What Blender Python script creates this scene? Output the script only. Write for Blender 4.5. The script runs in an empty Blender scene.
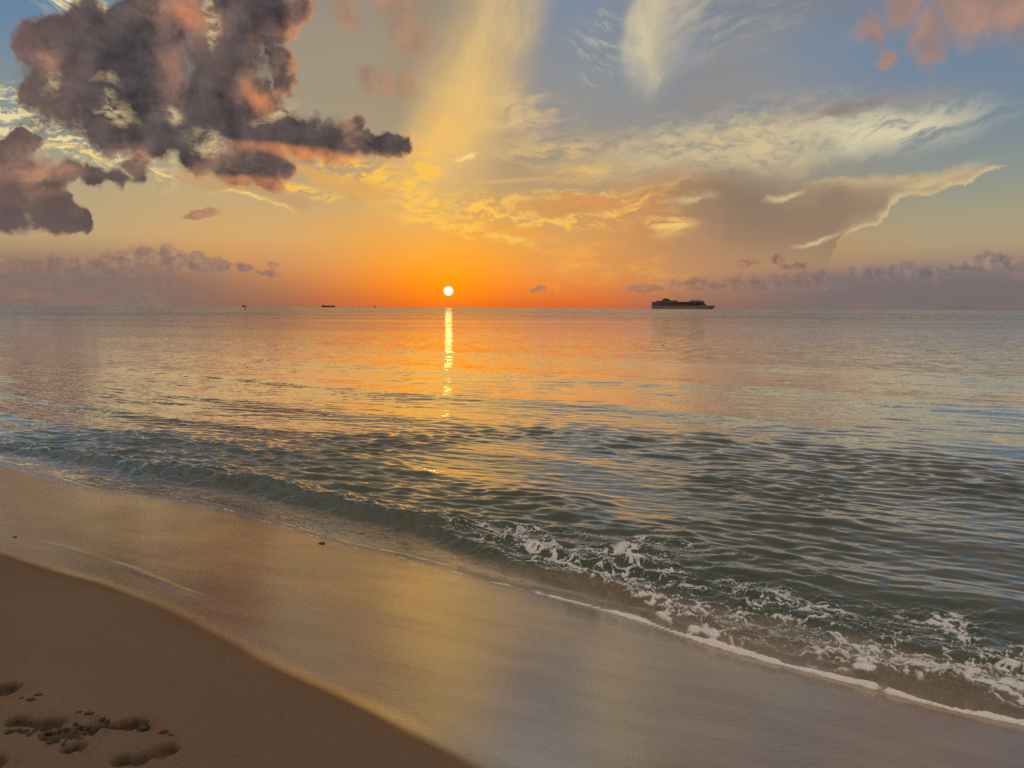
import bpy, bmesh, math, random
import numpy as np
from mathutils import Vector, Matrix

random.seed(7)
rng = np.random.default_rng(11)
scene = bpy.context.scene
col = scene.collection
R = math.radians

# ------------------------------------------------------------------ camera
CAM_H = 1.65
FPX = 773.0                      # focal length in pixels at 1024 wide
PITCH, ROLL = R(-5.62), R(0.27)
cam_data = bpy.data.cameras.new("camera")
cam_data.sensor_width = 36.0
cam_data.lens = 36.0 * FPX / 1024.0
cam_data.clip_start = 0.05
cam_data.clip_end = 120000.0
cam = bpy.data.objects.new("camera", cam_data)
col.objects.link(cam)
CAM_ROT = Matrix.Rotation(R(90) + PITCH, 3, 'X') @ Matrix.Rotation(ROLL, 3, 'Z')
cam.matrix_world = Matrix.Translation((0, 0, CAM_H)) @ CAM_ROT.to_4x4()
scene.camera = cam


def ray(px, py):
    """direction of sight through a point of the photograph"""
    return (CAM_ROT @ Vector(((px - 512) / FPX, (384 - py) / FPX, -1))).normalized()


def ground(px, py, z=0.0):
    d = ray(px, py)
    t = (z - CAM_H) / d.z
    return (d.x * t, d.y * t)


# ------------------------------------------------------------------ render and view
scene.view_settings.view_transform = 'Standard'
scene.view_settings.look = 'None'
scene.view_settings.exposure = 0.0
scene.view_settings.gamma = 1.0
scene.view_settings.use_curve_mapping = False
scene.render.engine = 'CYCLES'
scene.cycles.max_bounces = 4
scene.cycles.diffuse_bounces = 1
scene.cycles.glossy_bounces = 2
scene.cycles.transparent_max_bounces = 8
scene.cycles.sample_clamp_indirect = 4.0
scene.cycles.sample_clamp_direct = 12.0
scene.cycles.use_adaptive_sampling = True
scene.cycles.adaptive_threshold = 0.012
scene.cycles.adaptive_min_samples = 20
scene.cycles.use_denoising = False

SUN_DIR = ray(448.5, 291)
SUN_EL = math.asin(SUN_DIR.z)
SUN_AZ = math.atan2(SUN_DIR.x, SUN_DIR.y)

sun_data = bpy.data.lights.new("sun", 'SUN')
sun_data.energy = 0.0012
sun_data.angle = R(0.5)
sun_data.color = (1.0, 0.48, 0.07)
sun_ob = bpy.data.objects.new("sun", sun_data)
sun_ob.rotation_euler = Vector(SUN_DIR).to_track_quat('Z', 'Y').to_euler()
sun_ob.location = (0, 0, 30)
col.objects.link(sun_ob)


# ------------------------------------------------------------------ node helper
def srgb(r, g, b):
    def f(c):
        c /= 255.0
        return c / 12.92 if c <= 0.04045 else ((c + 0.055) / 1.055) ** 2.4
    return (f(r), f(g), f(b), 1.0)


class V:
    """a node socket that takes part in arithmetic"""
    def __init__(s, nt, sock):
        s.nt, s.s = nt, sock

    def _m(s, op, *a, clamp=False):
        n = s.nt.nodes.new('ShaderNodeMath')
        n.operation = op
        n.use_clamp = clamp
        for i, x in enumerate((s,) + a):
            put(s.nt, x, n.inputs[i])
        return V(s.nt, n.outputs[0])

    def __add__(s, o): return s._m('ADD', o)
    def __radd__(s, o): return s._m('ADD', o)
    def __sub__(s, o): return s._m('SUBTRACT', o)
    def __rsub__(s, o): return s._m('MULTIPLY', -1.0)._m('ADD', o)
    def __mul__(s, o): return s._m('MULTIPLY', o)
    def __rmul__(s, o): return s._m('MULTIPLY', o)
    def __truediv__(s, o): return s._m('DIVIDE', o)
    def mad(s, a, b): return s._m('MULTIPLY_ADD', a, b)
    def mx(s, o): return s._m('MAXIMUM', o)
    def mn(s, o): return s._m('MINIMUM', o)
    def smx(s, o, k=0.1): return s._m('SMOOTH_MAX', o, k)
    def pw(s, o): return s._m('POWER', o)
    def ab(s): return s._m('ABSOLUTE')
    def exp(s): return s._m('EXPONENT')
    def clamp(s): return s._m('ADD', 0.0, clamp=True)

    def ss(s, a, b, lo=0.0, hi=1.0, kind='SMOOTHSTEP'):
        n = s.nt.nodes.new('ShaderNodeMapRange')
        n.interpolation_type = kind
        put(s.nt, s, n.inputs[0])
        for i, x in enumerate((a, b, lo, hi)):
            put(s.nt, x, n.inputs[1 + i])
        return V(s.nt, n.outputs[0])


def put(nt, x, sock):
    if isinstance(x, V):
        nt.links.new(x.s, sock)
    else:
        sock.default_value = x


def vmath(nt, op, a, b=None, scale=None):
    n = nt.nodes.new('ShaderNodeVectorMath')
    n.operation = op
    put(nt, a, n.inputs[0])
    if b is not None:
        put(nt, b, n.inputs[1])
    if scale is not None:
        put(nt, scale, n.inputs['Scale'])
    return V(nt, n.outputs['Value' if op in ('DISTANCE', 'LENGTH', 'DOT_PRODUCT') else 'Vector'])


def xyz(nt, x=0.0, y=0.0, z=0.0):
    n = nt.nodes.new('ShaderNodeCombineXYZ')
    for i, a in enumerate((x, y, z)):
        put(nt, a, n.inputs[i])
    return V(nt, n.outputs[0])


def split(nt, v):
    n = nt.nodes.new('ShaderNodeSeparateXYZ')
    put(nt, v, n.inputs[0])
    return [V(nt, o) for o in n.outputs]


def mapping(nt, v, loc=(0, 0, 0), rot=(0, 0, 0), sc=(1, 1, 1), kind='POINT'):
    n = nt.nodes.new('ShaderNodeMapping')
    n.vector_type = kind
    put(nt, v, n.inputs[0])
    n.inputs['Location'].default_value = loc
    n.inputs['Rotation'].default_value = rot
    n.inputs['Scale'].default_value = sc
    return V(nt, n.outputs[0])


def noise(nt, v, scale=1.0, detail=4.0, rough=0.5, dist=0.0, dims='3D', color=False):
    n = nt.nodes.new('ShaderNodeTexNoise')
    n.noise_dimensions = dims
    put(nt, v, n.inputs['Vector'])
    n.inputs['Scale'].default_value = scale
    n.inputs['Detail'].default_value = detail
    n.inputs['Roughness'].default_value = rough
    n.inputs['Distortion'].default_value = dist
    return V(nt, n.outputs['Color' if color else 0])


def mix(nt, f, a, b, blend='MIX'):
    n = nt.nodes.new('ShaderNodeMix')
    n.data_type = 'RGBA'
    n.blend_type = blend
    n.clamp_factor = True
    put(nt, f, n.inputs[0])
    put(nt, a, n.inputs[6])
    put(nt, b, n.inputs[7])
    return V(nt, n.outputs[2])


def ramp(nt, f, stops):
    n = nt.nodes.new('ShaderNodeValToRGB')
    el = n.color_ramp.elements
    stops = sorted(stops)
    el[0].position, el[0].color = stops[0][0], stops[0][1]
    el[1].position, el[1].color = stops[-1][0], stops[-1][1]
    for p, c in stops[1:-1]:
        e = el.new(p)
        e.color = c
    put(nt, f, n.inputs[0])
    return V(nt, n.outputs[0])


# ------------------------------------------------------------------ the sky
# Sky positions are angles: A (azimuth) and E (elevation), 1 unit = 100 / FPX radian.
K = FPX / 100.0


def q_of(px, py):
    d = ray(px, py)
    return (math.atan2(d.x, d.y) * K, math.asin(d.z) * K)


world = bpy.data.worlds.new("World")
scene.world = world
world.use_nodes = True
W = world.node_tree
W.nodes.clear()
tc = W.nodes.new('ShaderNodeTexCoord')
D = vmath(W, 'NORMALIZE', V(W, tc.outputs['Generated']))
dx, dy, dz = split(W, D)
A = dx._m('ARCTAN2', dy) * K
E = dz._m('ARCSINE') * K
q = (A, E)


def warp_of(src, scale, detail, rough, amt):
    """two scalars that push a sky position about"""
    n = W.nodes.new('ShaderNodeSeparateColor')
    put(W, noise(W, xyz(W, src[0], src[1], 0.0), scale, detail, rough, color=True), n.inputs[0])
    return [(V(W, n.outputs[i]) - 0.5) * amt for i in (0, 1)]


def nz(src, scale, detail, rough, ang=0.0, ln=1.0, wd=1.0):
    """noise on a sky position, drawn out by ln along an angle and by wd across it"""
    c_, s_ = math.cos(R(ang)), math.sin(R(ang))
    x_ = src[0].mad(c_ / ln, src[1] * (s_ / ln))
    y_ = src[0].mad(-s_ / wd, src[1] * (c_ / wd))
    return noise(W, xyz(W, x_, y_, 0.0), scale, detail, rough)


def lerp(f, a, b):
    return f * (b - a) + a



def qy(py):                      # elevation (units) of a photograph row near the middle
    return q_of(512, py)[1]


def qx(px):
    return q_of(px, 308)[0]


# clear-sky gradient: colour against elevation, one column per azimuth
EMAX = 12.5


def column(rows):
    return ramp(W, E * (1.0 / EMAX), [(max(0.0, min(1.0, e / EMAX)), srgb(*c)) for e, c in rows])


def rows(lst, top):
    out = [(max(0.0, qy(y)), c) for y, c in lst]
    return out + top

TOP = [(2.9, (124, 138, 158)), (5.0, (138, 146, 156)), (8.0, (164, 165, 167)), (12.5, (225, 218, 208))]
TOPB = [(2.9, (138, 152, 172)), (3.4, (192, 201, 210)), (4.3, (182, 188, 194)), (6.0, (150, 154, 160)), (8.0, (164, 165, 167)), (12.5, (225, 218, 208))]
TOPX = [(2.8, (128, 132, 142)), (3.4, (150, 132, 114)), (5.2, (146, 134, 122)), (8.0, (166, 164, 164)), (12.5, (225, 218, 208))]
TOPW = [(3.5, (178, 160, 130)), (5.0, (158, 152, 146)), (8.0, (166, 163, 160)), (12.5, (225, 218, 208))]
c60 = column(rows([(308, (112, 100, 94)), (288, (124, 108, 100)), (268, (160, 132, 108)), (245, (198, 168, 124)),
                   (200, (184, 170, 134)), (150, (146, 154, 148)), (60, (106, 138, 166)), (0, (98, 131, 166))], TOP))
c250 = column(rows([(308, (158, 108, 84)), (290, (182, 122, 88)), (270, (208, 146, 98)), (240, (216, 172, 112)),
                    (205, (202, 172, 124)), (150, (176, 162, 134)), (80, (154, 149, 136)), (0, (136, 140, 142))], TOPW))
c448 = column(rows([(308, (238, 104, 28)), (296, (252, 122, 8)), (280, (254, 144, 14)), (260, (250, 160, 44)), (235, (240, 168, 70)),
                    (205, (214, 168, 100)), (170, (192, 160, 116)), (100, (168, 152, 126)), (0, (152, 143, 128))], TOPW))
c600 = column(rows([(308, (224, 104, 48)), (292, (230, 128, 62)), (270, (232, 152, 80)), (240, (220, 160, 94)),
                    (200, (188, 156, 114)), (160, (162, 150, 130)), (100, (146, 149, 149)), (0, (128, 144, 164))], TOPB))
c760 = column(rows([(308, (150, 112, 98)), (292, (168, 122, 100)), (270, (190, 142, 106)), (240, (190, 152, 108)),
                    (200, (168, 148, 120)), (140, (146, 146, 140)), (70, (130, 144, 162)), (0, (120, 138, 162))], TOPX))
c980 = column(rows([(308, (104, 101, 102)), (290, (120, 110, 110)), (270, (156, 136, 120)), (250, (180, 160, 126)),
                    (222, (168, 162, 134)), (190, (148, 154, 146)), (140, (124, 141, 156)), (60, (108, 136, 166)),
                    (0, (102, 128, 160))], TOPX))
cback = column([(0, (160, 142, 138)), (2, (196, 176, 166)), (5, (286, 268, 246)), (9, (302, 285, 262)), (12.5, (250, 240, 226))])  # sky behind and overhead, made brighter than sunrise to light the foreground

xs = [qx(p) for p in (60, 250, 448, 570, 720, 980)]
clear = c60
for c_, x0_, x1_ in ((c250, xs[0], xs[1]), (c448, xs[1], xs[2]), (c600, xs[2], xs[3]), (c760, xs[3], xs[4]), (c980, xs[4], xs[5])):
    clear = mix(W, A.ss(x0_, x1_), clear, c_)
clear = mix(W, A.ab().ss(6.8, 12.5), clear, cback)
nish = W.nodes.new('ShaderNodeTexSky')
nish.sky_type = 'NISHITA'
nish.sun_disc = False
nish.sun_elevation = SUN_EL
nish.sun_rotation = SUN_AZ
nish.air_density, nish.dust_density, nish.ozone_density = 1.0, 2.0, 1.0
nish_col = mix(W, 1.0, V(W, nish.outputs[0]), (0.06, 0.06, 0.06, 1), 'MULTIPLY')
sky = mix(W, 0.10, clear, nish_col)

# shared noises
wx, wy = warp_of(q, 1.7, 5.0, 0.55, 1.0)
q1 = (wx.mad(0.34, A), wy.mad(0.34, E))
q2 = (wx.mad(0.85, A), wy.mad(0.85, E))


def fiber(ang, ln, wd, scale=1.0, detail=6.0, rough=0.62):
    """noise drawn out along a direction of the sky (degrees, up from the horizon)"""
    return nz(q1, scale, detail, rough, ang, ln, wd)


fiber_h = fiber(5, 0.42, 0.115)            # lies flat
fiber_d = fiber(76, 0.85, 0.20)            # steep streaks
fiber_u = fiber(17, 0.42, 0.12, rough=0.66)   # rising to the right
fiber_f = fiber(-28, 0.30, 0.06)           # fine combed filaments
soft = nz(q2, 0.9, 4.0, 0.5, 0, 1.43, 0.77)
flake = nz(q1, 8.5, 3.0, 0.6, 0, 1, 0.476)
scal = nz(q1, 4.2, 6.0, 0.66, 0, 1, 0.417)


def blob(px, py, rx, ry, ang=0.0, src=None, hard=False):
    """1 at a sky position, falling to 0 at the rim of a turned ellipse (rx, ry in photograph pixels)"""
    c = q_of(px, py)
    a_, e_ = src or q1
    c_, s_ = math.cos(R(ang)), math.sin(R(ang))
    ix, iy = 100.0 / rx, 100.0 / ry
    x_ = a_.mad(c_ * ix, e_.mad(s_ * ix, -(c[0] * c_ + c[1] * s_) * ix))
    y_ = a_.mad(-s_ * iy, e_.mad(c_ * iy, (c[0] * s_ - c[1] * c_) * iy))
    l = x_.mad(x_, y_ * y_)._m('SQRT')
    return l.ss(0.0, 1.0, 1.0, 0.0) if not hard else 1.0 - l


def layer(cur, mask, c, k=1.0):
    return mix(W, (mask * k).clamp() if k != 1.0 else mask.clamp(), cur, srgb(*c) if isinstance(c, tuple) and len(c) == 3 else c)


def curve(x0, x1, pts):
    """elevation of a cloud's outline against azimuth, through points of the photograph"""
    n = W.nodes.new('ShaderNodeFloatCurve')
    a0, a1 = qx(x0), qx(x1)
    cu = n.mapping.curves[0]
    P_ = sorted((((q_of(*p)[0] - a0) / (a1 - a0)), q_of(*p)[1] / 5.0) for p in pts)
    cu.points[0].location = P_[0]
    cu.points[1].location = P_[-1]
    for p in P_[1:-1]:
        cu.points.new(*p)
    for p in cu.points:
        p.handle_type = 'VECTOR'
    n.mapping.update()
    put(W, (A1 - a0) * (1.0 / (a1 - a0)), n.inputs['Value'])
    return V(W, n.outputs[0]) * 5.0


# --- thin veils
sky = layer(sky, blob(770, 90, 300, 60, -4) * soft.ss(0.38, 0.62), (144, 143, 145), 0.7)
sky = layer(sky, blob(700, 75, 150, 45, 25) * soft.ss(0.30, 0.6), (142, 140, 140), 0.8)
sky = layer(sky, blob(340, 80, 190, 130) * soft.ss(0.2, 0.6), (163, 148, 124), 0.85)
sky = layer(sky, blob(420, 60, 60, 130) * soft.ss(0.2, 0.6), (162, 144, 118), 0.7)
# bright fan of cirrus reaching up from the sun
sky = layer(sky, blob(470, 95, 185, 66, 70) * fiber_d.ss(-0.4, 0.85), (226, 188, 122), 1.1)
sky = layer(sky, blob(508, 25, 90, 45, 68) * fiber_d.ss(0.3, 0.7), (214, 188, 136), 0.75)
sky = layer(sky, blob(432, 148, 120, 48, 50) * soft.ss(0.1, 0.55), (242, 192, 106), 0.9)
sky = layer(sky, blob(512, 110, 95, 34, -14) * fiber_h.ss(0.36, 0.66), (224, 190, 130), 0.9)
sky = layer(sky, blob(550, 150, 125, 22, 5) * fiber_h.ss(0.36, 0.62), (220, 186, 126), 0.9)
sky = layer(sky, blob(590, 170, 70, 15, 8) * fiber_h.ss(0.28, 0.6), (234, 188, 106), 0.9)
# high wisp right of the middle
sky = layer(sky, blob(657, -5, 108, 34, 80) * fiber_d.ss(0.1, 0.62), (208, 194, 156), 0.9)
sky = layer(sky, blob(680, 20, 90, 30, 62) * soft.ss(0.2, 0.6), (178, 170, 152), 0.6)
sky = layer(sky, blob(639, 34, 58, 14, 86, q2) * fiber_d.ss(0.1, 0.6), (222, 208, 164), 0.6)
sky = layer(sky, blob(690, 8, 80, 36, 30) * fiber_u.ss(0.32, 0.65), (192, 182, 158), 0.75)
sky = layer(sky, blob(600, 45, 60, 45, 55) * fiber_f.ss(0.46, 0.68), (190, 186, 168), 0.65)
sky = layer(sky, blob(745, 25, 110, 34, 18) * fiber_u.ss(0.42, 0.7), (168, 165, 158), 0.75)
# long cream band
sky = layer(sky, blob(735, 142, 185, 46, 5) * scal.ss(0.36, 0.62), (204, 186, 146), 1.1)
sky = layer(sky, blob(730, 150, 170, 34, 3) * fiber_h.ss(0.36, 0.6), (210, 190, 146), 0.8)
sky = layer(sky, blob(885, 128, 120, 27, 3) * fiber_u.ss(0.32, 0.58), (212, 202, 166), 1.2)
sky = layer(sky, blob(880, 104, 130, 10, 0) * soft.ss(0.3, 0.6), (140, 138, 138), 0.9)
sky = layer(sky, blob(850, 110, 50, 8, 15) * fiber_u.ss(0.32, 0.52), (142, 130, 122), 1.2)
sky = layer(sky, blob(715, 102, 60, 16, 10) * soft.ss(0.35, 0.6), (146, 140, 134), 0.7)

# --- the broad anvil, lower right of the middle
ax_, ay_ = warp_of(q, 3.4, 6.0, 0.64, 0.25)
A1, E1 = A + ax_, E + ay_
e_up = curve(540, 1010, [(540, 200), (600, 178), (680, 158), (740, 160), (790, 178), (800, 181), (834, 176), (867, 175), (908, 173), (940, 171), (985, 166), (1006, 166)])
e_lo = curve(540, 1010, [(540, 235), (600, 290), (800, 296), (826, 276), (835, 260), (838, 238), (853, 229), (872, 222), (885, 212), (892, 201), (935, 192), (957, 187), (985, 173), (1006, 166.5)])
top_d, low_d = e_up - E1, E1 - e_lo
an = top_d.mn(low_d)
right = A1.ss(qx(770), qx(840))
mask_l = (top_d.ss(-0.05, 0.35) * low_d.ss(-0.1, 0.5) * A1.ss(qx(545), qx(660)) * soft.ss(-0.05, 0.35)).clamp()
mask_r = an.ss(-0.02, 0.05)
an_mask = lerp(right, mask_l, mask_r)
an_col = mix(W, A.ss(qx(560), qx(830)), srgb(222, 148, 78), srgb(168, 136, 106))
an_col = mix(W, (E.ss(qy(290), qy(200)) * A.ss(qx(600), qx(760))).clamp(), an_col, srgb(138, 118, 102))
an_col = mix(W, soft.ss(0.35, 0.7, 0.0, 0.3), an_col, srgb(190, 156, 116))
sky = layer(sky, an_mask, an_col, 0.97)
# sunlit rim along its right edge and along the top
rimw = A1.ss(qx(850), qx(960), 0.05, 0.12)
rim = (low_d * -1.0 / rimw).exp() * low_d.ss(-0.02, 0.01) * top_d.ss(-0.02, 0.02) * A1.ss(qx(826), qx(850)) * A1.ss(qx(985), qx(1004), 1.0, 0.0)
topr = (top_d * -1.0 / A1.ss(qx(800), qx(960), 0.06, 0.16)).exp() * mask_r * A1.ss(qx(780), qx(830)) * fiber_u.ss(0.25, 0.5) * A1.ss(qx(985), qx(1004), 1.0, 0.0)
rim = rim * E1.ss(qy(248), qy(238))
rim = rim.mx(topr).mx(blob(786, 192, 26, 5, 18)).mx(blob(935, 178, 55, 12, 10) * fiber_u.ss(0.25, 0.5)).mx(blob(815, 243, 34, 4, 20))
sky = layer(sky, rim * fiber_u.ss(0.2, 0.5, 0.25, 0.95), (222, 200, 150), 0.75)
# glowing breaks in it
sky = layer(sky, blob(672, 226, 32, 20, 4) * fiber_h.ss(0.38, 0.6), (240, 194, 112), 1.1)
sky = layer(sky, blob(690, 201, 40, 8, 2) * fiber_h.ss(0.36, 0.6), (208, 182, 134), 0.9)
sky = layer(sky, blob(640, 192, 90, 10, 8) * fiber_h.ss(0.42, 0.6), (232, 186, 108), 0.8)

# --- gold cloud lines above the sun
g1 = blob(520, 212, 145, 24, -3) * scal.ss(0.45, 0.60)
g1 = g1.mx(blob(470, 232, 105, 12, -10) * scal.ss(0.42, 0.58)).mx(blob(375, 180, 100, 28, -20) * scal.ss(0.44, 0.62))
g1 = g1.mx(blob(415, 200, 60, 22, -30) * flake.ss(0.42, 0.62)).mx(blob(300, 190, 60, 10, -8) * fiber_h.ss(0.40, 0.55))
g1 = g1.mx(blob(420, 170, 60, 24, 25) * scal.ss(0.46, 0.6))
sky = layer(sky, g1, (250, 194, 86), 1.9)
g2 = blob(572, 204, 66, 13, 3, hard=True) + (scal - 0.5) * 2.2
sky = layer(sky, g2.ss(-0.35, 0.15) * fiber_h.ss(0.35, 0.6), (246, 194, 102), 0.8)
sky = layer(sky, g2.ss(0.0, 0.45), (208, 146, 88), 0.85)
sky = layer(sky, (blob(345, 182, 80, 14, -14, hard=True) + (scal - 0.5) * 1.5).ss(0.1, 0.5), (222, 168, 96), 0.8)
sky = layer(sky, (blob(520, 232, 50, 9, -3, hard=True) + (scal - 0.5) * 1.4).ss(0.1, 0.5), (236, 162, 76), 0.7)
sky = layer(sky, blob(600, 262, 130, 26, -10) * fiber_h.ss(0.42, 0.66), (250, 180, 74), 0.7)
sky = layer(sky, blob(560, 285, 90, 12, 2) * flake.ss(0.5, 0.66), (252, 160, 60), 0.5)
# straight vapour trail
sky = layer(sky, blob(505, 181, 72, 3.5, 4.0, src=q), (214, 176, 124), 0.75)
sky = layer(sky, blob(468, 157, 16, 5, 4) * flake.ss(0.35, 0.5), (250, 214, 134), 1.2)

# --- mackerel cloudlets on the left
mk = (blob(60, 134, 130, 34, -14) * flake.ss(0.46, 0.62)).mx(blob(10, 112, 60, 26, -8) * flake.ss(0.45, 0.62))
mk = mk.mx(blob(90, 12, 60, 22, -20) * fiber_f.ss(0.4, 0.62))
sky = layer(sky, mk, (234, 216, 158), 1.5)
mk2 = (blob(80, 154, 52, 3.0, -17) * flake.ss(0.3, 0.55)).mx(blob(255, 198, 48, 4, -11) * fiber_h.ss(0.2, 0.5)).mx(blob(160, 173, 22, 2.0, -13))
sky = layer(sky, mk2, (244, 208, 124), 1.2)
sky = layer(sky, (blob(245, 186, 75, 11, -12, hard=True) + (scal - 0.5) * 1.0).ss(0.0, 0.35), (196, 158, 112), 0.85)


# --- heaped clouds: union of round puffs, broken up by fractal noise, lit from the sun's side
def puffs(src, lst, k=0.25, ey=1.0):
    f = None
    for (px, py, r) in lst:
        c = q_of(px, py)
        d = vmath(W, 'DISTANCE', src, (c[0], c[1] * ey, 0.0)).mad(-100.0 / r, 1.0)
        f = d if f is None else f.smx(d, k)
    return f


BIG = [(30, 56, 18), (50, 42, 28), (84, 36, 36), (100, 62, 44), (62, 80, 42), (44, 90, 22), (104, 98, 38), (114, 128, 26),
       (146, 28, 30), (172, 16, 34), (150, 70, 50), (166, 104, 48), (150, 132, 30), (228, 28, 40), (222, 72, 52),
       (240, 106, 40), (200, 112, 42), (268, 126, 28), (290, 132, 26), (312, 136, 24), (332, 138, 23), (350, 141, 20), (354, 122, 11), (366, 144, 18), (378, 146, 15), (388, 146, 12), (397, 145, 10), (405, 144, 8),
       (200, 156, 22), (232, 162, 24), (264, 165, 24), (286, 166, 14), (276, 64, 20), (284, 82, 15), (268, 8, 26), (292, 0, 22)]
LEFT = [(10, 152, 18), (26, 140, 13), (14, 180, 34), (38, 196, 28), (58, 206, 16), (54, 180, 18), (72, 175, 13), (94, 178, 13),
        (116, 176, 10), (134, 164, 14), (142, 154, 10), (10, 212, 20), (48, 216, 15), (64, 217, 13), (78, 219, 11)]
FAINT = [(398, 4, 26), (408, 30, 20), (412, 44, 14), (368, 82, 12), (384, 84, 9), (406, 88, 12), (345, 14, 16)]
TOPR = [(1004, 4, 34), (962, 6, 28), (930, 26, 18), (932, 46, 12), (870, 30, 15), (902, 10, 16), (1030, 12, 30), (886, 52, 9)]


def heap(lst, off, w=0.40, nk=1.35, ns=2.6):
    out = []
    for base in (q, (A + off[0], E + off[1])):
        ux, uy = warp_of(base, 2.3, 5.0, 0.6, w)
        qq = (base[0] + ux, base[1] + uy)
        n_ = nz(qq, ns, 7.5, 0.58)
        out.append((puffs(xyz(W, qq[0], qq[1], 0.0), lst).mx(-1.5) + (n_ - 0.5) * nk, n_))
    return out


# big dark cloud, upper left
(d1, n1_), (d2, n2_) = heap(BIG + LEFT, (0.10, -0.08))
relief = (n1_ - n2_).ss(-0.20, 0.20, kind='LINEAR')                # 0.5 = level; above = turned to the sun
patch = nz(q2, 1.5, 5.0, 0.55)
warm = blob(182, 4, 50, 34, 0, q2).mx(blob(166, 60, 60, 22, 70, q2) * 0.55).mx(blob(272, 84, 44, 34, 60, q2)).mx((blob(310, 154, 130, 12, -2, q1) * 1.3)).mx(blob(225, 150, 60, 18, 0, q2))
warm = warm.mx(blob(40, 56, 40, 24, 0, q2)).mx(blob(40, 178, 60, 34, -35, q2)).mx(blob(140, 158, 34, 26, 0, q2)).mx(blob(60, 205, 60, 14, -25, q2)).mx(blob(355, 126, 24, 16, 0, q2))
warm = warm.mx(blob(285, 10, 46, 40, 60, q2)).mx(blob(250, 178, 70, 14, 0, q2)).mx(blob(205, 213, 26, 9, 0, q2) * 0.6)
dark = mix(W, relief, srgb(48, 43, 47), srgb(100, 88, 88))
dark = mix(W, patch.ss(0.42, 0.68, 0.0, 0.45), dark, srgb(120, 102, 96))
dark = mix(W, A.ss(qx(40), qx(130), 0.35, 0.0), dark, srgb(136, 108, 98))
lit_c = mix(W, relief, srgb(132, 106, 96), srgb(204, 146, 112))
thin = d1.ss(0.02, 0.55, 1.0, 0.0)
under = (d1 - d2).ss(0.02, 0.45) * A.ss(qx(140), qx(270)) * d1.ss(0.05, 0.55, 1.0, 0.0) * patch.ss(0.3, 0.55, 0.2, 1.0)
cc = mix(W, (warm * patch.ss(0.36, 0.60) * thin.ss(0.0, 1.0, 0.75, 1.1) * relief.ss(0.2, 0.8, 0.55, 1.1)).clamp(), dark, lit_c)
cc = mix(W, under * 0.85, cc, mix(W, relief, srgb(196, 126, 84), srgb(236, 160, 98)))
glow_u = blob(318, 153, 105, 10, -3, q1).mx(blob(240, 181, 62, 9, 0, q1) * 0.8).mx(blob(262, 96, 13, 26, 25, q1)).mx(blob(190, 14, 22, 16, 0, q1))
cc = mix(W, (glow_u * relief.ss(0.0, 0.9, 0.5, 1.15)).clamp(), cc, mix(W, A.ss(qx(200), qx(330)), srgb(206, 136, 96), srgb(226, 142, 82)))
edge_c = mix(W, relief, srgb(128, 110, 102), srgb(206, 154, 118))
cc = mix(W, d1.ss(0.0, 0.26, 0.6, 0.0), cc, edge_c)
# the level grey base of the cloud at the left
cc = mix(W, blob(30, 226, 70, 14, 0, q1), cc, srgb(98, 86, 88))
wispy = patch.ss(0.35, 0.65, 0.22, 0.52)
sky = layer(sky, d1.ss(-0.04, wispy), cc, 0.97)
# pale sky showing through gaps
gap = (blob(210, 12, 9, 30, 8, q2)).mx(blob(116, 112, 14, 22, 80, q2)).mx(blob(100, 80, 12, 9, 0, q2) * 0.7).mx(blob(170, 104, 16, 12, 20, q2)).mx(blob(203, 134, 30, 14, -20, q2)).mx(blob(278, 112, 26, 10, 15, q2)).mx(blob(52, 82, 16, 8, 60, q2) * 0.7)
sky = layer(sky, gap * flake.ss(0.35, 0.6), (206, 182, 136), 0.95)
# thin pink scraps
(d3, n3_), (d4, n4_) = heap(FAINT + TOPR, (0.12, -0.10), nk=1.3)
pc = mix(W, (n3_ - n4_).ss(-0.2, 0.2, kind='LINEAR'), srgb(150, 122, 106), srgb(194, 142, 110))
sky = layer(sky, d3.ss(-0.35, 0.75) * A.ss(qx(500), qx(700), 0.72, 0.75), pc)
sky = layer(sky, (blob(201, 213, 22, 6, 8, hard=True) + (scal - 0.5) * 1.6).ss(0.0, 0.5), mix(W, scal.ss(0.4, 0.6), srgb(150, 108, 90), srgb(186, 132, 104)), 0.9)

# --- banks of small heaped cloud low over the sea
bank_l = [(0, 266, 12), (26, 266, 10), (58, 264, 12), (88, 266, 12), (118, 260, 13), (146, 256, 14), (172, 256, 15), (198, 261, 13),
          (222, 266, 10), (246, 267, 7), (274, 264, 4.5), (268, 274, 3), (-60, 268, 22), (-130, 266, 22)]
bank_r = [(818, 276, 11), (838, 282, 12), (860, 270, 10), (878, 273, 13), (903, 270, 15),
          (928, 273, 12), (946, 274, 8), (962, 264, 8), (980, 262, 12), (994, 258, 12), (1012, 262, 9), (1024, 270, 11), (1070, 262, 20)]
bx, by = warp_of(q, 9.0, 5.0, 0.62, 0.15)
qn = (A + bx, E + by)
fine = nz(qn, 8.0, 5.0, 0.60)
fine2 = nz((qn[0] + 0.03, qn[1] + 0.04), 8.0, 5.0, 0.60)
wav = nz((A, E * 0.0), 1.1, 4.0, 0.6)
ftop = A.ss(qx(300), qx(600), qy(270), qy(288)) + (wav - 0.5) * 0.22
fill = ((ftop - E) * 9.0).mn(0.5) - A.ss(qx(120), qx(330), 0.0, 3.0)
db = puffs(xyz(W, qn[0], qn[1] * 1.6, 0.0), [(x_, y_ + r_ * 0.15, r_ * 1.35) for x_, y_, r_ in bank_l] + [(x_, y_ + r_ * 0.15, r_ * (1.0 if x_ < 800 else 1.12)) for x_, y_, r_ in bank_r], 0.18, 1.6).mx(-2.0).smx(fill, 0.2) + (fine - 0.5) * 1.5
bl = (fine - fine2).ss(-0.14, 0.16, kind='LINEAR')
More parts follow.
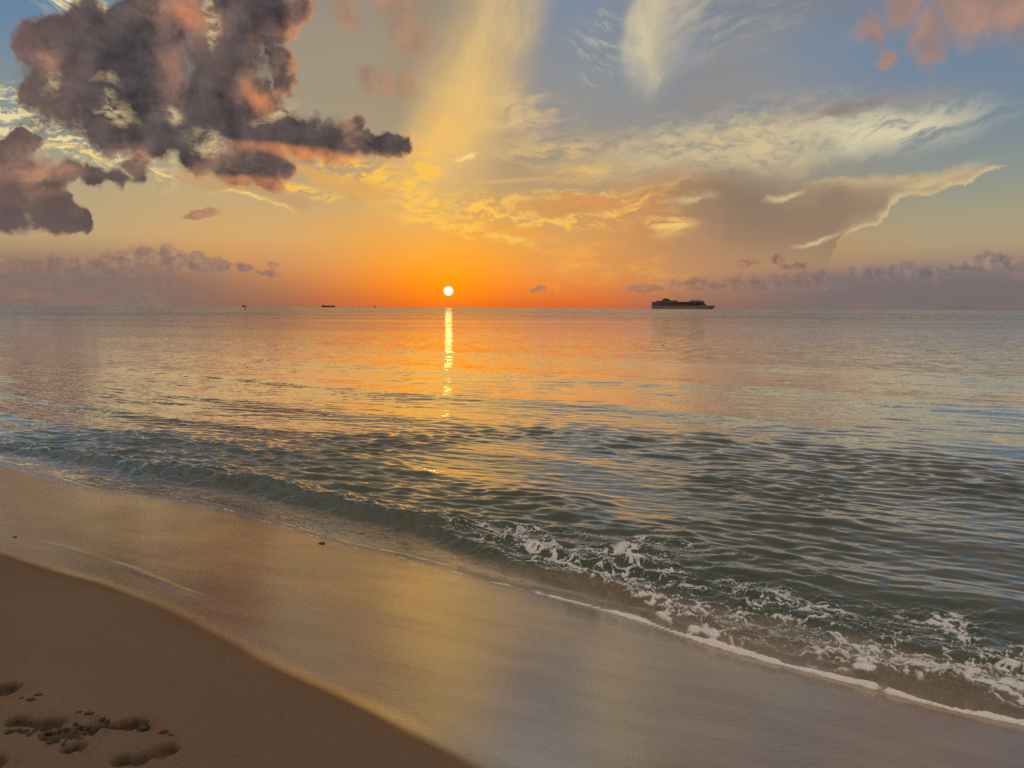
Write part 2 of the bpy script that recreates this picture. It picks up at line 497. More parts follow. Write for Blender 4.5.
bcol = mix(W, A.ss(qx(500), qx(800)), mix(W, bl, srgb(132, 108, 98), srgb(176, 138, 116)), mix(W, bl, srgb(112, 101, 105), srgb(174, 142, 128)))
sky = layer(sky, db.ss(-0.08, 0.40), bcol, 0.86)
scraps = None
for px_, py_, rx_, ry_ in ((537, 289, 13, 3.2), (648, 287, 20, 5), (746, 262.5, 14, 4.5), (777, 259.5, 8, 5), (796, 267, 20, 4.5), (702, 284.5, 36, 7), (752, 283, 44, 9), (790, 280, 40, 9), (265, 273, 16, 4)):
    b_ = blob(px_, py_, rx_, ry_, 0, qn, hard=True)
    scraps = b_ if scraps is None else scraps.mx(b_)
scraps = scraps.mx(-2.0) + (fine - 0.5) * 2.2
sky = layer(sky, scraps.ss(-0.05, 0.55), mix(W, bl, srgb(128, 100, 92), srgb(180, 132, 106)), 0.8)
# murk under the banks
mur = E.ss(qy(262), qy(286)) * (A.ss(qx(120), qx(330), 1.0, 0.0).mx(A.ss(qx(660), qx(860))))
mcol = mix(W, A.ss(qx(400), qx(700)), srgb(130, 111, 103), srgb(120, 111, 111))
sky = layer(sky, mur * nz(q, 1.6, 3.0, 0.5, 0, 1, 0.25).ss(0.05, 0.5), mcol, 0.85)
sky = layer(sky, (nz(q, 2.0, 4.0, 0.55, 0, 1.25, 0.11).ss(0.5, 0.7) * E.ss(qy(306), qy(285), 1.0, 0.0)), (176, 112, 84), 0.3)

# --- the sun's disc and its glow
sd = vmath(W, 'DOT_PRODUCT', D, tuple(SUN_DIR))
ang = sd.mn(1.0)._m('ARCCOSINE')
glow = (ang * (-1.0 / R(2.6))).exp() * 0.17
sky = mix(W, glow, sky, (1.0, 0.42, 0.02, 1), 'ADD')
disc = ang.ss(R(0.27), R(0.41), 1.0, 0.0)
sky = mix(W, disc, sky, mix(W, ang.ss(R(0.2), R(0.4)), (1.6, 1.55, 1.4, 1), (1.6, 1.15, 0.32, 1)))
bg = W.nodes.new('ShaderNodeBackground')
put(W, sky, bg.inputs[0])
bg.inputs[1].default_value = 1.0
wo = W.nodes.new('ShaderNodeOutputWorld')
W.links.new(bg.outputs[0], wo.inputs[0])
world.cycles.sampling_method = 'MANUAL'
world.cycles.sample_map_resolution = 512


# ------------------------------------------------------------------ shore frame: u runs along the water's edge, v out to sea
SU = Vector((0.826, -0.563, 0)).normalized()
SV = Vector((0.563, 0.826, 0)).normalized()


def to_uv(x, y):
    return (x * SU.x + y * SU.y, x * SV.x + y * SV.y)


def to_xy(u, v):
    return (u * SU.x + v * SV.x, u * SU.y + v * SV.y)


# fractal value noise on arrays
def _hash(ix, iy, seed):
    h = (ix.astype(np.int64) * 374761393 + iy.astype(np.int64) * 668265263 + seed * 974634541) & 0x7fffffff
    h = ((h ^ (h >> 13)) * 1274126177) & 0x7fffffff
    h = (h ^ (h >> 16)) & 0xffffff
    return h / float(0xffffff)


def vnoise(x, y, seed=0):
    ix, iy = np.floor(x), np.floor(y)
    fx, fy = x - ix, y - iy
    fx = fx * fx * fx * (fx * (fx * 6 - 15) + 10)
    fy = fy * fy * fy * (fy * (fy * 6 - 15) + 10)
    a, b = _hash(ix, iy, seed), _hash(ix + 1, iy, seed)
    c, d = _hash(ix, iy + 1, seed), _hash(ix + 1, iy + 1, seed)
    return (a * (1 - fx) + b * fx) * (1 - fy) + (c * (1 - fx) + d * fx) * fy


def fbm(x, y, octaves=4, seed=0, gain=0.5):
    s, amp, tot = 0.0, 1.0, 0.0
    for o in range(octaves):
        c, sn = math.cos(0.6 * o), math.sin(0.6 * o)
        s = s + amp * vnoise((x * c - y * sn) * 2 ** o + 17.3 * o, (x * sn + y * c) * 2 ** o - 9.1 * o, seed + o)
        tot += amp
        amp *= gain
    return s / tot               # 0..1, mean 0.5


def worley(x, y, seed=0):
    """distance to the two nearest jittered points"""
    ix, iy = np.floor(x), np.floor(y)
    f1 = np.full(x.shape, 9.0)
    f2 = np.full(x.shape, 9.0)
    for ox in (-1, 0, 1):
        for oy in (-1, 0, 1):
            cx, cy = ix + ox, iy + oy
            px = cx + 0.1 + 0.8 * _hash(cx, cy, seed)
            py = cy + 0.1 + 0.8 * _hash(cx, cy, seed + 77)
            d = np.hypot(x - px, y - py)
            f2 = np.where(d < f1, f1, np.minimum(f2, d))
            f1 = np.minimum(f1, d)
    return f1, f2


def sstep(x, a, b):
    t = np.clip((x - a) / (b - a), 0, 1)
    return t * t * (3 - 2 * t)


# the water's edge, from points on the photograph brought down to the ground
edge_px = [(0, 463), (37, 474), (86, 488), (140, 494), (187, 498), (234, 507), (262, 517), (300, 529), (345, 543), (400, 553), (461, 570),
           (522, 585), (583, 600), (644, 619), (705, 640), (741, 652), (796, 667), (857, 683), (905, 697), (948, 708), (1009, 720)]
e_uv = sorted(to_uv(*ground(px, py, 0.015)) for px, py in edge_px)
e_u = np.array([p[0] for p in e_uv])
e_v = np.array([p[1] for p in e_uv])


def edge_v(u):
    v = np.interp(u, e_u, e_v)
    out = np.where(u < e_u[0], 0.10 * np.sin((u - e_u[0]) * 0.9), np.where(u > e_u[-1], 0.12 * np.sin((u - e_u[-1]) * 1.1), 0.0))
    return v + out + 0.022 * (fbm(u * 3.0, u * 0 + 3.3, 3, 5) - 0.5)


# the crest of the small breaker
crest_px = [(0, 442), (39, 446), (117, 456), (156, 464), (215, 472), (265, 480), (312, 492), (351, 500), (390, 510), (430, 520), (470, 535), (520, 553),
            (580, 572), (640, 596), (705, 624), (778, 643), (839, 656), (918, 672), (1009, 696)]
c_uv = sorted(to_uv(*ground(px, py, 0.10)) for px, py in crest_px)
c_u = np.array([p[0] for p in c_uv])
c_v = np.array([p[1] for p in c_uv])


def crest_v(u):
    return np.interp(u, c_u, c_v) + 0.05 * (fbm(u * 2.2, u * 0 + 8.1, 3, 21) - 0.5)


# the edge of the dry sand
berm_px = [(0, 553), (60, 570), (120, 588), (180, 612), (240, 640), (285, 667), (330, 690), (375, 712), (420, 737), (480, 768)]
b_uv = sorted(to_uv(*ground(px, py, 0.125)) for px, py in berm_px)
b_u = np.array([p[0] for p in b_uv])
b_v = np.array([p[1] for p in b_uv])


def berm_v(u):
    v = np.interp(u, b_u, b_v)
    return v + np.where(u < b_u[0], 0.12 * np.sin((u - b_u[0]) * 0.7), 0.0) + 0.03 * (fbm(u * 1.7, u * 0 + 1.1, 2, 31) - 0.5)


# footprints pressed into the dry sand: toe and heel given on the photograph
prints = [((181, 747), (112, 764), 0.080, 0.022), ((146, 723), (88, 729), 0.078, 0.016), ((66, 726), (8, 721), 0.082, 0.016),
          ((88, 745), (62, 752), 0.085, 0.014), ((20, 690), (-40, 690), 0.10, 0.026), ((8, 763), (-50, 768), 0.10, 0.02), ((100, 732), (40, 736), 0.10, 0.012)]
P_UV = []
# a faint ridge left by an earlier wash
M_uv = sorted(to_uv(*ground(px, py, 0.11)) for px, py in ((30, 540), (75, 549), (110, 560), (170, 583), (215, 600)))
M_u = np.array([p[0] for p in M_uv])
M_v = np.array([p[1] for p in M_uv])


def sand_z(u, v):
    e = 3.55
    s = e - v                                                     # metres up the beach
    z = np.where(s < 0, np.maximum(0.075 * s, -6 + 0.002 * s), 0.085 * np.minimum(s, 1.9) + 0.012 * np.clip(s - 1.9, 0, 40))
    z = z + np.where(s < 0, 0.0, 0.006 * np.clip(s, 0, 2.2) ** 1.5 * 0.4)
    b = berm_v(u) - v                                             # landward of the berm edge
    z = z + 0.032 * sstep(b, -0.07, 0.31)
    near = (np.abs(u) < 25) & (np.abs(v) < 12)
    z = z + np.where(near, 0.020 * (fbm(u * 0.7, v * 0.9, 3, 41) - 0.5), 0.0)
    if len(M_uv):
        z = z + 0.0075 * fbm(u * 5, u * 0, 3, 47) * np.exp(-((v - np.interp(u, M_u, M_v) - 0.05 * (fbm(u * 3, u * 0, 3, 48) - 0.5)) / 0.016) ** 2) * sstep(u, M_u[0] - 0.1, M_u[0] + 0.2) * (1 - sstep(u, M_u[-1] - 0.3, M_u[-1] + 0.1))
    dry = sstep(b, 0.0, 0.3)
    z = z + dry * 0.006 * (fbm(u * 5, v * 5, 4, 43) - 0.5)
    # trampled patch and prints
    for (t, h, w, d) in P_UV:
        ax, ay = t[0] - h[0], t[1] - h[1]
        L = math.hypot(ax, ay)
        ax, ay = ax / L, ay / L
        m = (np.abs(u - (t[0] + h[0]) / 2) < L) & (np.abs(v - (t[1] + h[1]) / 2) < L)
        if not m.any():
            continue
        ru, rv = u[m] - (t[0] + h[0]) / 2, v[m] - (t[1] + h[1]) / 2
        wob = 0.011 * (fbm(ru * 22, rv * 22, 3, 51) - 0.5)
        a = ru * ax + rv * ay + wob
        c = -ru * ay + rv * ax + wob
        waist = 1.0 - 0.34 * np.exp(-((a + 0.05 * L) / (0.17 * L)) ** 2) + 0.16 * (a / L)
        r = np.maximum(np.abs(a) - (L / 2 - w / 2), 0)
        dist = np.hypot(r, c / waist) - w / 2
        hole = sstep(-dist, -0.002, 0.006)
        lip = np.exp(-((dist - 0.014) / 0.013) ** 2)
        z[m] = z[m] - 1.2 * d * hole * (0.92 + 0.08 * np.sin(a * 300)) * (0.75 + 0.8 * fbm(ru * 34, rv * 34, 4, 57, 0.65) - 0.5 * (a / L)) + 0.010 * lip * (0.3 + 1.4 * fbm(ru * 14, rv * 14, 2, 53))
    return z


def on_sand(px, py):
    z = 0.1
    for _ in range(5):
        x, y = ground(px, py, z)
        u, v = to_uv(x, y)
        z = float(sand_z(np.array([[u]]), np.array([[v]]))[0, 0])
    return (x, y, z)


P_UV = [(to_uv(*on_sand(*a)[:2]), to_uv(*on_sand(*b)[:2]), w, d) for a, b, w, d in prints]


def axis(segments):
    """non-uniform coordinates: list of (start, end, step); None step = growing"""
    out = []
    for a, b, st in segments:
        n = max(1, int(round((b - a) / st)))
        out.extend(np.linspace(a, b, n, endpoint=False))
    out.append(segments[-1][1])
    return np.array(out)


def grow(start, end, first, ratio):
    out, x, st = [], start, first
    while x < end:
        st *= ratio
        x += st
        out.append(min(x, end))
    return np.array(out)


def grid_mesh(name, us, vs, zf, attrs=(), keep=None):
    """one sheet over the tensor grid us x vs; zf(U, V) gives heights, or (heights, {attribute: values})"""
    U, Vv = np.meshgrid(us, vs)
    res = zf(U, Vv)
    Z, at = res if isinstance(res, tuple) else (res, {})
    X = U * SU.x + Vv * SV.x
    Y = U * SU.y + Vv * SV.y
    nu, nv = len(us), len(vs)
    co = np.stack([X, Y, Z], -1).reshape(-1, 3)
    i = np.arange(nv - 1)[:, None] * nu + np.arange(nu - 1)[None, :]
    quads = np.stack([i, i + 1, i + nu + 1, i + nu], -1).reshape(-1, 4)
    if keep is not None:
        kv = keep(U, Vv, Z, at).reshape(-1)
        quads = quads[kv[quads].any(1)]
        used = np.unique(quads)
        remap = np.full(len(co), -1)
        remap[used] = np.arange(len(used))
        quads = remap[quads]
        co = co[used]
        at = {k: a.reshape(-1)[used] for k, a in at.items()}
    me = bpy.data.meshes.new(name)
    me.vertices.add(len(co))
    me.vertices.foreach_set("co", co.astype(np.float32).ravel())
    me.loops.add(quads.size)
    me.loops.foreach_set("vertex_index", quads.astype(np.int32).ravel())
    me.polygons.add(len(quads))
    me.polygons.foreach_set("loop_start", np.arange(0, quads.size, 4, dtype=np.int32))
    me.polygons.foreach_set("use_smooth", np.ones(len(quads), dtype=bool))
    me.update(calc_edges=True)
    for k, a in at.items():
        la = me.attributes.new(k, 'FLOAT', 'POINT')
        la.data.foreach_set("value", a.astype(np.float32).ravel())
    ob = bpy.data.objects.new(name, me)
    col.objects.link(ob)
    return ob


def material(name):
    m = bpy.data.materials.new(name)
    m.use_nodes = True
    m.node_tree.nodes.clear()
    return m, m.node_tree


def node(nt, kind, ins=None, **props):
    n = nt.nodes.new(kind)
    for k, v in props.items():
        setattr(n, k, v)
    for k, v in (ins or {}).items():
        put(nt, v, n.inputs[k])
    return n


def output(nt, shader):
    o = nt.nodes.new('ShaderNodeOutputMaterial')
    nt.links.new(shader.outputs[0], o.inputs[0])


def mixsh(nt, f, a, b):
    n = nt.nodes.new('ShaderNodeMixShader')
    put(nt, f, n.inputs[0])
    nt.links.new(a.outputs[0], n.inputs[1])
    nt.links.new(b.outputs[0], n.inputs[2])
    return n


def attr(nt, name):
    n = nt.nodes.new('ShaderNodeAttribute')
    n.attribute_name = name
    return V(nt, n.outputs['Fac'])


def position(nt):
    g = nt.nodes.new('ShaderNodeNewGeometry')
    return V(nt, g.outputs['Position']), V(nt, g.outputs['Normal'])


# ------------------------------------------------------------------ beach
us = np.concatenate([-grow(8.5, 30000, 0.06, 1.16)[::-1], axis([(-8.5, -4.4, 0.05), (-4.4, -2.3, 0.008), (-2.3, 1.6, 0.03)]), grow(1.6, 30000, 0.03, 1.18)])
vs = np.concatenate([-grow(-0.8, 4000, 0.06, 1.18)[::-1], axis([(0.8, 2.1, 0.008), (2.1, 4.0, 0.02)]), grow(4.0, 60, 0.03, 1.12)])


def beach_z(U, Vv):
    z = sand_z(U, Vv)
    b = berm_v(U) - Vv + 0.10 * (fbm(U * 1.3, Vv * 1.3, 4, 61) - 0.5)
    dry = sstep(b, -0.05, 0.18)
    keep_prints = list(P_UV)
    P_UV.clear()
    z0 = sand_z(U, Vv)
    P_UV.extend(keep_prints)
    pressed = sstep(z0 - z, 0.003, 0.014) * (0.55 + 0.9 * (fbm(U * 26, Vv * 26, 3, 63) - 0.3))  # mask for the shade painted inside the prints
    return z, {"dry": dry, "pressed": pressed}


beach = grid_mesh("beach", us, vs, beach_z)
beach["kind"] = "structure"

m, nt = material("damp_sand")
P, Ng = position(nt)
dry = attr(nt, "dry")
uv = mapping(nt, P, rot=(0, 0, math.atan2(-SU.y, SU.x)))           # x along the shore, y out to sea
grain = noise(nt, P, 420.0, 2.0, 0.6)
grain2 = noise(nt, P, 95.0, 3.0, 0.6)
spk = noise(nt, P, 230.0, 1.0, 0.5)
big = noise(nt, mapping(nt, uv, sc=(0.6, 1.6, 1)), 1.0, 5.0, 0.55)
streak = noise(nt, mapping(nt, uv, rot=(0, 0, R(12)), sc=(1.0, 0.2, 1), kind='TEXTURE'), 1.6, 5.0, 0.6)
c_dry = mix(nt, grain.ss(0.3, 0.7), srgb(84, 70, 58), srgb(115, 98, 83))
c_dry = mix(nt, big.ss(0.35, 0.65), c_dry, mix(nt, 0.3, c_dry, srgb(90, 66, 52)))
c_dry = mix(nt, spk.ss(0.70, 0.76), c_dry, srgb(58, 44, 36))
c_wet = mix(nt, grain.ss(0.3, 0.7), srgb(78, 56, 36), srgb(106, 80, 54))
c_wet = mix(nt, streak.ss(0.4, 0.7), c_wet, mix(nt, 0.2, c_wet, srgb(150, 118, 90)))
c_dry = mix(nt, attr(nt, "pressed"), c_dry, srgb(52, 41, 33))      # shade in the print hollows, painted into the sand colour
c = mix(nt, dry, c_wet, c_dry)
hgt = grain2 * 0.5 + grain * 0.35
rip = noise(nt, mapping(nt, P, sc=(1.0, 2.2, 1)), 26.0, 4.0, 0.6)
bump1 = node(nt, 'ShaderNodeBump', {'Strength': 0.55, 'Distance': 0.004, 'Height': hgt})
bump2 = node(nt, 'ShaderNodeBump', {'Strength': dry.ss(0.0, 1.0, 0.6, 0.9), 'Distance': 0.006, 'Height': rip, 'Normal': V(nt, bump1.outputs[0])})
film_n = noise(nt, mapping(nt, P, sc=(1.0, 1.6, 1)), 55.0, 3.0, 0.6)
bump3 = node(nt, 'ShaderNodeBump', {'Strength': 0.19, 'Distance': 0.003, 'Height': film_n * 1.25 + rip * 0.8 + grain2 * 0.7})
body = node(nt, 'ShaderNodeBsdfDiffuse', {'Color': c, 'Roughness': 0.6, 'Normal': V(nt, bump2.outputs[0])})
rough = (big * 0.11 + streak * 0.03 + 0.02)
gl = node(nt, 'ShaderNodeBsdfGlossy', {'Color': (1.0, 0.94, 0.84, 1), 'Roughness': rough, 'Normal': V(nt, bump3.outputs[0])})
fr = node(nt, 'ShaderNodeFresnel', {'IOR': 2.6, 'Normal': V(nt, bump3.outputs[0])})
wetness = dry.ss(0.0, 0.5, 1.0, 0.0)
fac = (V(nt, fr.outputs[0]) * 1.55).clamp() * wetness * (streak.ss(0.2, 0.6, 0.9, 1.0))
output(nt, mixsh(nt, fac, body, gl))
beach.data.materials.append(m)

# ------------------------------------------------------------------ sea
WU = [-grow(10.0, 30000, 0.04, 1.06)[::-1], axis([(-10.0, -6.0, 0.022), (-6.0, -3.0, 0.014), (-3.0, 0.6, 0.009), (0.6, 1.8, 0.02)]), grow(1.8, 12.0, 0.02, 1.02), ]
us_w = np.concatenate([WU[0], WU[1], WU[2], grow(12.0, 30000, 0.2, 1.06)])
vs_w = np.concatenate([axis([(3.05, 4.9, 0.0085), (4.9, 7.0, 0.014)]), grow(7.0, 60000, 0.014, 1.008)])

# wind ripples: many sine trains, shorter ones weaker
trains = []
for k in range(110):
    lam = 10 ** (rng.uniform(math.log10(0.085), math.log10(0.36)) if k % 3 else rng.uniform(math.log10(0.36), math.log10(3.2)))
    th = rng.normal(-0.22, 0.34 if lam < 0.8 else 0.2)             # direction against the seaward normal
    trains.append((lam, th, rng.uniform(0, 6.283), rng.uniform(0.5, 1.0)))


def water_z(U, Vv):
    ev = edge_v(U[0])[None, :]
    cv = crest_v(U[0])[None, :]
    d = Vv - ev
    # domain warp so that no train runs on straight for ever
    wu = U + 0.20 * (fbm(U * 0.9, Vv * 0.9, 3, 71) - 0.5) + 0.9 * (fbm(U * 0.12, Vv * 0.12, 2, 74) - 0.5)
    wv = Vv + 0.20 * (fbm(U * 0.9 + 40, Vv * 0.9, 3, 72) - 0.5) + 0.9 * (fbm(U * 0.12 + 9, Vv * 0.12, 2, 75) - 0.5)
    R_ = np.hypot(U, Vv)
    stepv = np.gradient(Vv[:, 0])[:, None] + 0 * U
    rip = np.zeros_like(U)
    for lam, th, ph, a in trains:
        k = 6.28318 / lam
        s = np.sin(k * (wv * math.cos(th) + wu * math.sin(th)) + ph)
        amp = 0.0021 * a * np.where(lam < 0.36, 1.35 * lam ** 0.80, 0.44)
        fade = 1 - sstep(stepv, lam * 0.12, lam * 0.30)            # drop trains the grid cannot carry
        rip += amp * fade * (s + 0.35 * s * s)
    gust = 0.45 + 1.25 * sstep(fbm(U * 0.45, Vv * 0.45, 4, 76), 0.32, 0.68)
    yy = U * SU.y + Vv * SV.y + 0.8 * (fbm(U * 0.4, Vv * 0.4, 3, 78) - 0.5)
    nearshore = 0.62 + 0.75 * (1 - sstep(yy, 9.4, 11.0))
    z = rip * gust * nearshore * sstep(d, 0.10, 0.60)
    # second and third low swells behind the breaker
    wob = 0.25 * (fbm(U * 0.5, U * 0 + 2, 3, 81) - 0.5)
    for off, a, wd in ((1.25, 0.028, 0.30), (2.5, 0.022, 0.42), (4.3, 0.02, 0.6), (7.0, 0.03, 0.9), (11.5, 0.04, 1.4), (18, 0.05, 2.2)):
        x = Vv - cv - off - wob * (1 + off * 0.3)
        z = z + a * np.exp(-(x / np.where(x < 0, wd * 0.7, wd)) ** 2)
    # the breaker
    right = sstep(U, -3.6, -1.2)
    x = Vv - cv
    crumble = fbm(U * 5, Vv * 5, 4, 83, 0.6) - 0.5
    front = 0.095
    A_ = (0.088 + 0.01 * right) * (0.80 + 0.7 * (fbm(U * 1.6, U * 0 + 5, 3, 85) - 0.5)) * (1 - 0.35 * sstep(-U, 6.0, 9.5))
    br = A_ * np.exp(-(np.abs(x + 0.10 * crumble) / np.where(x < 0, front, 0.20)) ** 2.0)
    z = z + br + (0.030 * (fbm(U * 6, Vv * 11, 4, 86, 0.6) - 0.5) + 0.022 * (fbm(U * 17, Vv * 26, 3, 88) - 0.5)) * np.exp(-((x - 0.05) / 0.30) ** 2)
    # level of the wash in front of it
    zs = sand_z(U, Vv)
    dp = np.maximum(d, 0)
    film = zs + np.where(d < 0, 0.5 * d, (0.022 + 0.008 * right) * (1 - np.exp(-dp / 0.055)))
    level = 0.012 - 0.6 * (1 - sstep(d, 0.05, 0.6))
    base = np.maximum(film, level) if True else film
    k_ = 0.02
    base = np.where(film - level > k_, film, np.where(level - film > k_, level, (film + level) / 2 + (film - level) ** 2 / (4 * k_) + k_ / 4))
    z = base + z * sstep(d, 0.02, 0.22)
    # rolled lip along the very edge
    lipw = 0.025 + 0.02 * right
    lip = (0.006 + 0.016 * right) * (0.6 + 0.8 * fbm(U * 6, U * 0 + 7, 3, 87)) * np.exp(-((d - lipw) / lipw) ** 2)
    z = z + lip * sstep(d, 0.0, 0.02)

    # ---- foam
    n1 = fbm(U * 2.6, Vv * 2.6, 5, 91, 0.6) - 0.5
    n2 = fbm(U * 2.6 + 31, Vv * 2.6, 5, 92, 0.6) - 0.5
    du, dv = U + 0.62 * n1, Vv * 1.2 + 0.62 * n2
    f1, f2 = worley(du * 7.0, dv * 7.0, 3)
    g1, g2 = worley(du * 18, dv * 18, 9)
    r1 = 1 - np.abs(2 * fbm(du * 6, dv * 6, 4, 93) - 1) * 6.0         # ridged threads
    lace = np.maximum(1 - (f2 - f1) / 0.15, 0) + 0.6 * np.maximum(1 - (g2 - g1) / 0.20, 0) + 0.45 * np.maximum(r1, 0)
    lump = fbm(U * 9, Vv * 9, 4, 95)
    big = fbm(U * 1.9, Vv * 2.6, 3, 97)
    back = cv + 0.10 + 0.88 * sstep(U, -5.0, -2.0) + 0.7 * (big - 0.5)
    field = sstep(x, 0.0, 0.07) * (1 - sstep(Vv, back - 0.25, back + 0.30)) * sstep(U, -5.0, -2.4)
    foam = field * sstep(lace * (0.65 + 0.7 * big) + 0.5 * (lump - 0.5) + 0.6 * (big - 0.5), 0.26, 1.40) * (0.38 + 0.75 * lump)
    foam = np.maximum(foam, field * 0.66 * sstep(r1 + 0.9 * (big - 0.5) + 0.5 * (lump - 0.5), 0.15, 0.85))
    # the roller's crest breaks white in places
    crestf = np.exp(-((x - 0.03) / (0.022 + 0.035 * right)) ** 2) * sstep(lump + 0.30 * big, 0.66, 0.86) * (0.50 + 0.2 * right)
    foam = np.maximum(foam, crestf)
    # wash in front of the roller: thin lace
    wash = sstep(d, 0.03, 0.12) * (1 - sstep(x, -0.16, -0.03))
    foam = np.maximum(foam, wash * (0.30 + 0.02 * right) * sstep(lace + 0.9 * (lump - 0.5), 0.7, 1.4))
    foam = np.maximum(foam, wash * 0.30 * (1 - right) * np.exp(-((x + 0.20) / 0.10) ** 2) * sstep(lump + 0.2 * (lace - 0.5), 0.52, 0.76))
    # the lip of the wash
    w_l = (0.007 + 0.006 * right) * (0.2 + 1.6 * fbm(U * 4, U * 0 + 1, 4, 99))
    edgef = (1 - sstep(d, w_l * 0.6, w_l * 1.5)) * sstep(d, -0.002, 0.004) * (0.62 + 0.3 * right) * sstep(lump + 0.22 * right, 0.33, 0.60)
    foam = np.maximum(foam, edgef)
    foam = np.clip(foam, 0, 1)
    z = z + foam * 0.010 * (0.4 + lump) * sstep(d, 0.0, 0.03) + field * 0.060 * (lump - 0.5) * sstep(lace, -0.1, 0.5)
    depth = np.maximum(z - zs, 0)
    return z, {"foam": foam, "depth": depth, "range": R_, "offshore": d * (1 + 1.3 * (1 - right))}


sea = grid_mesh("sea", us_w, vs_w, water_z)
sea["kind"] = "structure"

m, nt = material("sea_water")
P, Ng = position(nt)
uv = mapping(nt, P, rot=(0, 0, math.atan2(-SU.y, SU.x)))
dep, rng_, foam_a = attr(nt, "depth"), attr(nt, "range"), attr(nt, "foam")
# slopes of the ripples too small for the mesh, finest near, longer waves far out
def slope(v, sc, detail):
    n = noise(nt, v, sc, detail, 0.55, color=True)
    return vmath(nt, 'SUBTRACT', n, (0.5, 0.5, 0.5))
s1 = vmath(nt, 'SCALE', slope(mapping(nt, P, sc=(0.8, 1.25, 1)), 14.0, 3.0), scale=rng_.ss(5.0, 16.0, 0.065, 0.15))
s2 = vmath(nt, 'SCALE', slope(mapping(nt, P, sc=(0.7, 1.3, 1)), 3.2, 4.0), scale=rng_.ss(8.0, 18.0, 0.0, 0.17))
s3 = vmath(nt, 'SCALE', slope(mapping(nt, P, sc=(0.6, 1.2, 1)), 0.45, 3.0), scale=rng_.ss(40.0, 160.0, 0.0, 0.14))
gust = noise(nt, mapping(nt, P, sc=(0.35, 1.0, 1)), 0.06, 5.0, 0.62)
gust2 = noise(nt, mapping(nt, P, sc=(0.16, 1.0, 1)), 0.011, 4.0, 0.6)
wind = gust.ss(0.32, 0.66, 0.55, 1.3) * gust2.ss(0.3, 0.7, 0.7, 1.25) * rng_.ss(30.0, 300.0, 1.0, 2.2)
s1 = vmath(nt, 'SCALE', s1, scale=dep.ss(0.015, 0.07, 0.25, 1.0))
sl = vmath(nt, 'ADD', vmath(nt, 'ADD', s2, s3), s1)
sl = vmath(nt, 'SCALE', sl, scale=wind)
sl = vmath(nt, 'MULTIPLY', sl, xyz(nt, 0.70, rng_.ss(10.0, 70.0, 1.25, 6.6), 0.0))
Nw = vmath(nt, 'NORMALIZE', vmath(nt, 'ADD', Ng, sl))
shallow = srgb(84, 68, 48)
off = attr(nt, "offshore")
body_c = mix(nt, (dep.ss(0.015, 0.065) * off.ss(0.10, 0.50)).clamp(), shallow, srgb(48, 58, 49))
body_c = mix(nt, rng_.ss(12.0, 120.0), body_c, srgb(50, 62, 60))
dif = node(nt, 'ShaderNodeBsdfDiffuse', {'Color': body_c})
tra = node(nt, 'ShaderNodeBsdfTransparent', {'Color': (0.93, 0.93, 0.90, 1)})
alpha = 1.0 - (dep * off.ss(0.25, 0.8, -16.0, -60.0)).exp()
low = mixsh(nt, (alpha * 0.94 + 0.02).clamp(), tra, dif)
gl = node(nt, 'ShaderNodeBsdfGlossy', {'Color': (1, 1, 1, 1), 'Roughness': rng_.ss(6.0, 400.0, 0.045, 0.16), 'Normal': Nw})
fr = node(nt, 'ShaderNodeFresnel', {'IOR': 1.34, 'Normal': Nw})
front = mixsh(nt, (V(nt, fr.outputs[0]) * 1.95 - 0.030).clamp(), low, gl)
geo = nt.nodes.new('ShaderNodeNewGeometry')
clear_b = node(nt, 'ShaderNodeBsdfTransparent', {'Color': (0.93, 0.93, 0.90, 1)})
output(nt, mixsh(nt, V(nt, geo.outputs['Backfacing']), front, clear_b))
sea.data.materials.append(m)

# ------------------------------------------------------------------ foam, a froth lying on the water
fu = axis([(-10.0, -5.0, 0.018), (-5.0, -2.5, 0.011), (-2.5, 1.6, 0.0075)])
fv = axis([(3.1, 5.4, 0.0075)])


def foam_z(U, Vv):
    z, at = water_z(U, Vv)
    f = at["foam"]
    bub = fbm(U * 38, Vv * 38, 3, 103)
    return z - 0.004 + 0.008 * sstep(f, 0.10, 0.8) + 0.006 * f * (bub - 0.3), {"foam": f}


foam = grid_mesh("foam", fu, fv, foam_z, keep=lambda U, Vv, Z, at: at["foam"] > 0.06)
foam["kind"] = "stuff"
m, nt = material("sea_foam")
P, Ng = position(nt)
fa = attr(nt, "foam")
bub = noise(nt, P, 85.0, 3.0, 0.6)
cell = node(nt, 'ShaderNodeTexVoronoi', {'Vector': P, 'Scale': 140.0})
cov = (fa + (bub - 0.5) * 0.55 + (V(nt, cell.outputs[0]) - 0.4) * 0.12).ss(0.18, 0.74)
bmp = node(nt, 'ShaderNodeBump', {'Strength': 0.8, 'Distance': 0.006, 'Height': bub + V(nt, cell.outputs[0]) * 0.4})
d = node(nt, 'ShaderNodeBsdfDiffuse', {'Color': (0.76, 0.73, 0.71, 1), 'Normal': V(nt, bmp.outputs[0])})
tl = node(nt, 'ShaderNodeBsdfTranslucent', {'Color': (0.70, 0.67, 0.64, 1)})
dd = mixsh(nt, 0.35, d, tl)
t = node(nt, 'ShaderNodeBsdfTransparent', {'Color': (1, 1, 1, 1)})
output(nt, mixsh(nt, cov, t, dd))
foam.data.materials.append(m)


# ------------------------------------------------------------------ builders for things
def tag(o, label, cat, group=None):
    o["label"], o["category"] = label, cat
    if group:
        o["group"] = group
    return o


def empty(name, loc, label, cat, rotz=0.0, group=None):
    o = bpy.data.objects.new(name, None)
    o.empty_display_size = 1.0
    col.objects.link(o)
    o.location = loc
    o.rotation_euler = (0, 0, rotz)
    return tag(o, label, cat, group)


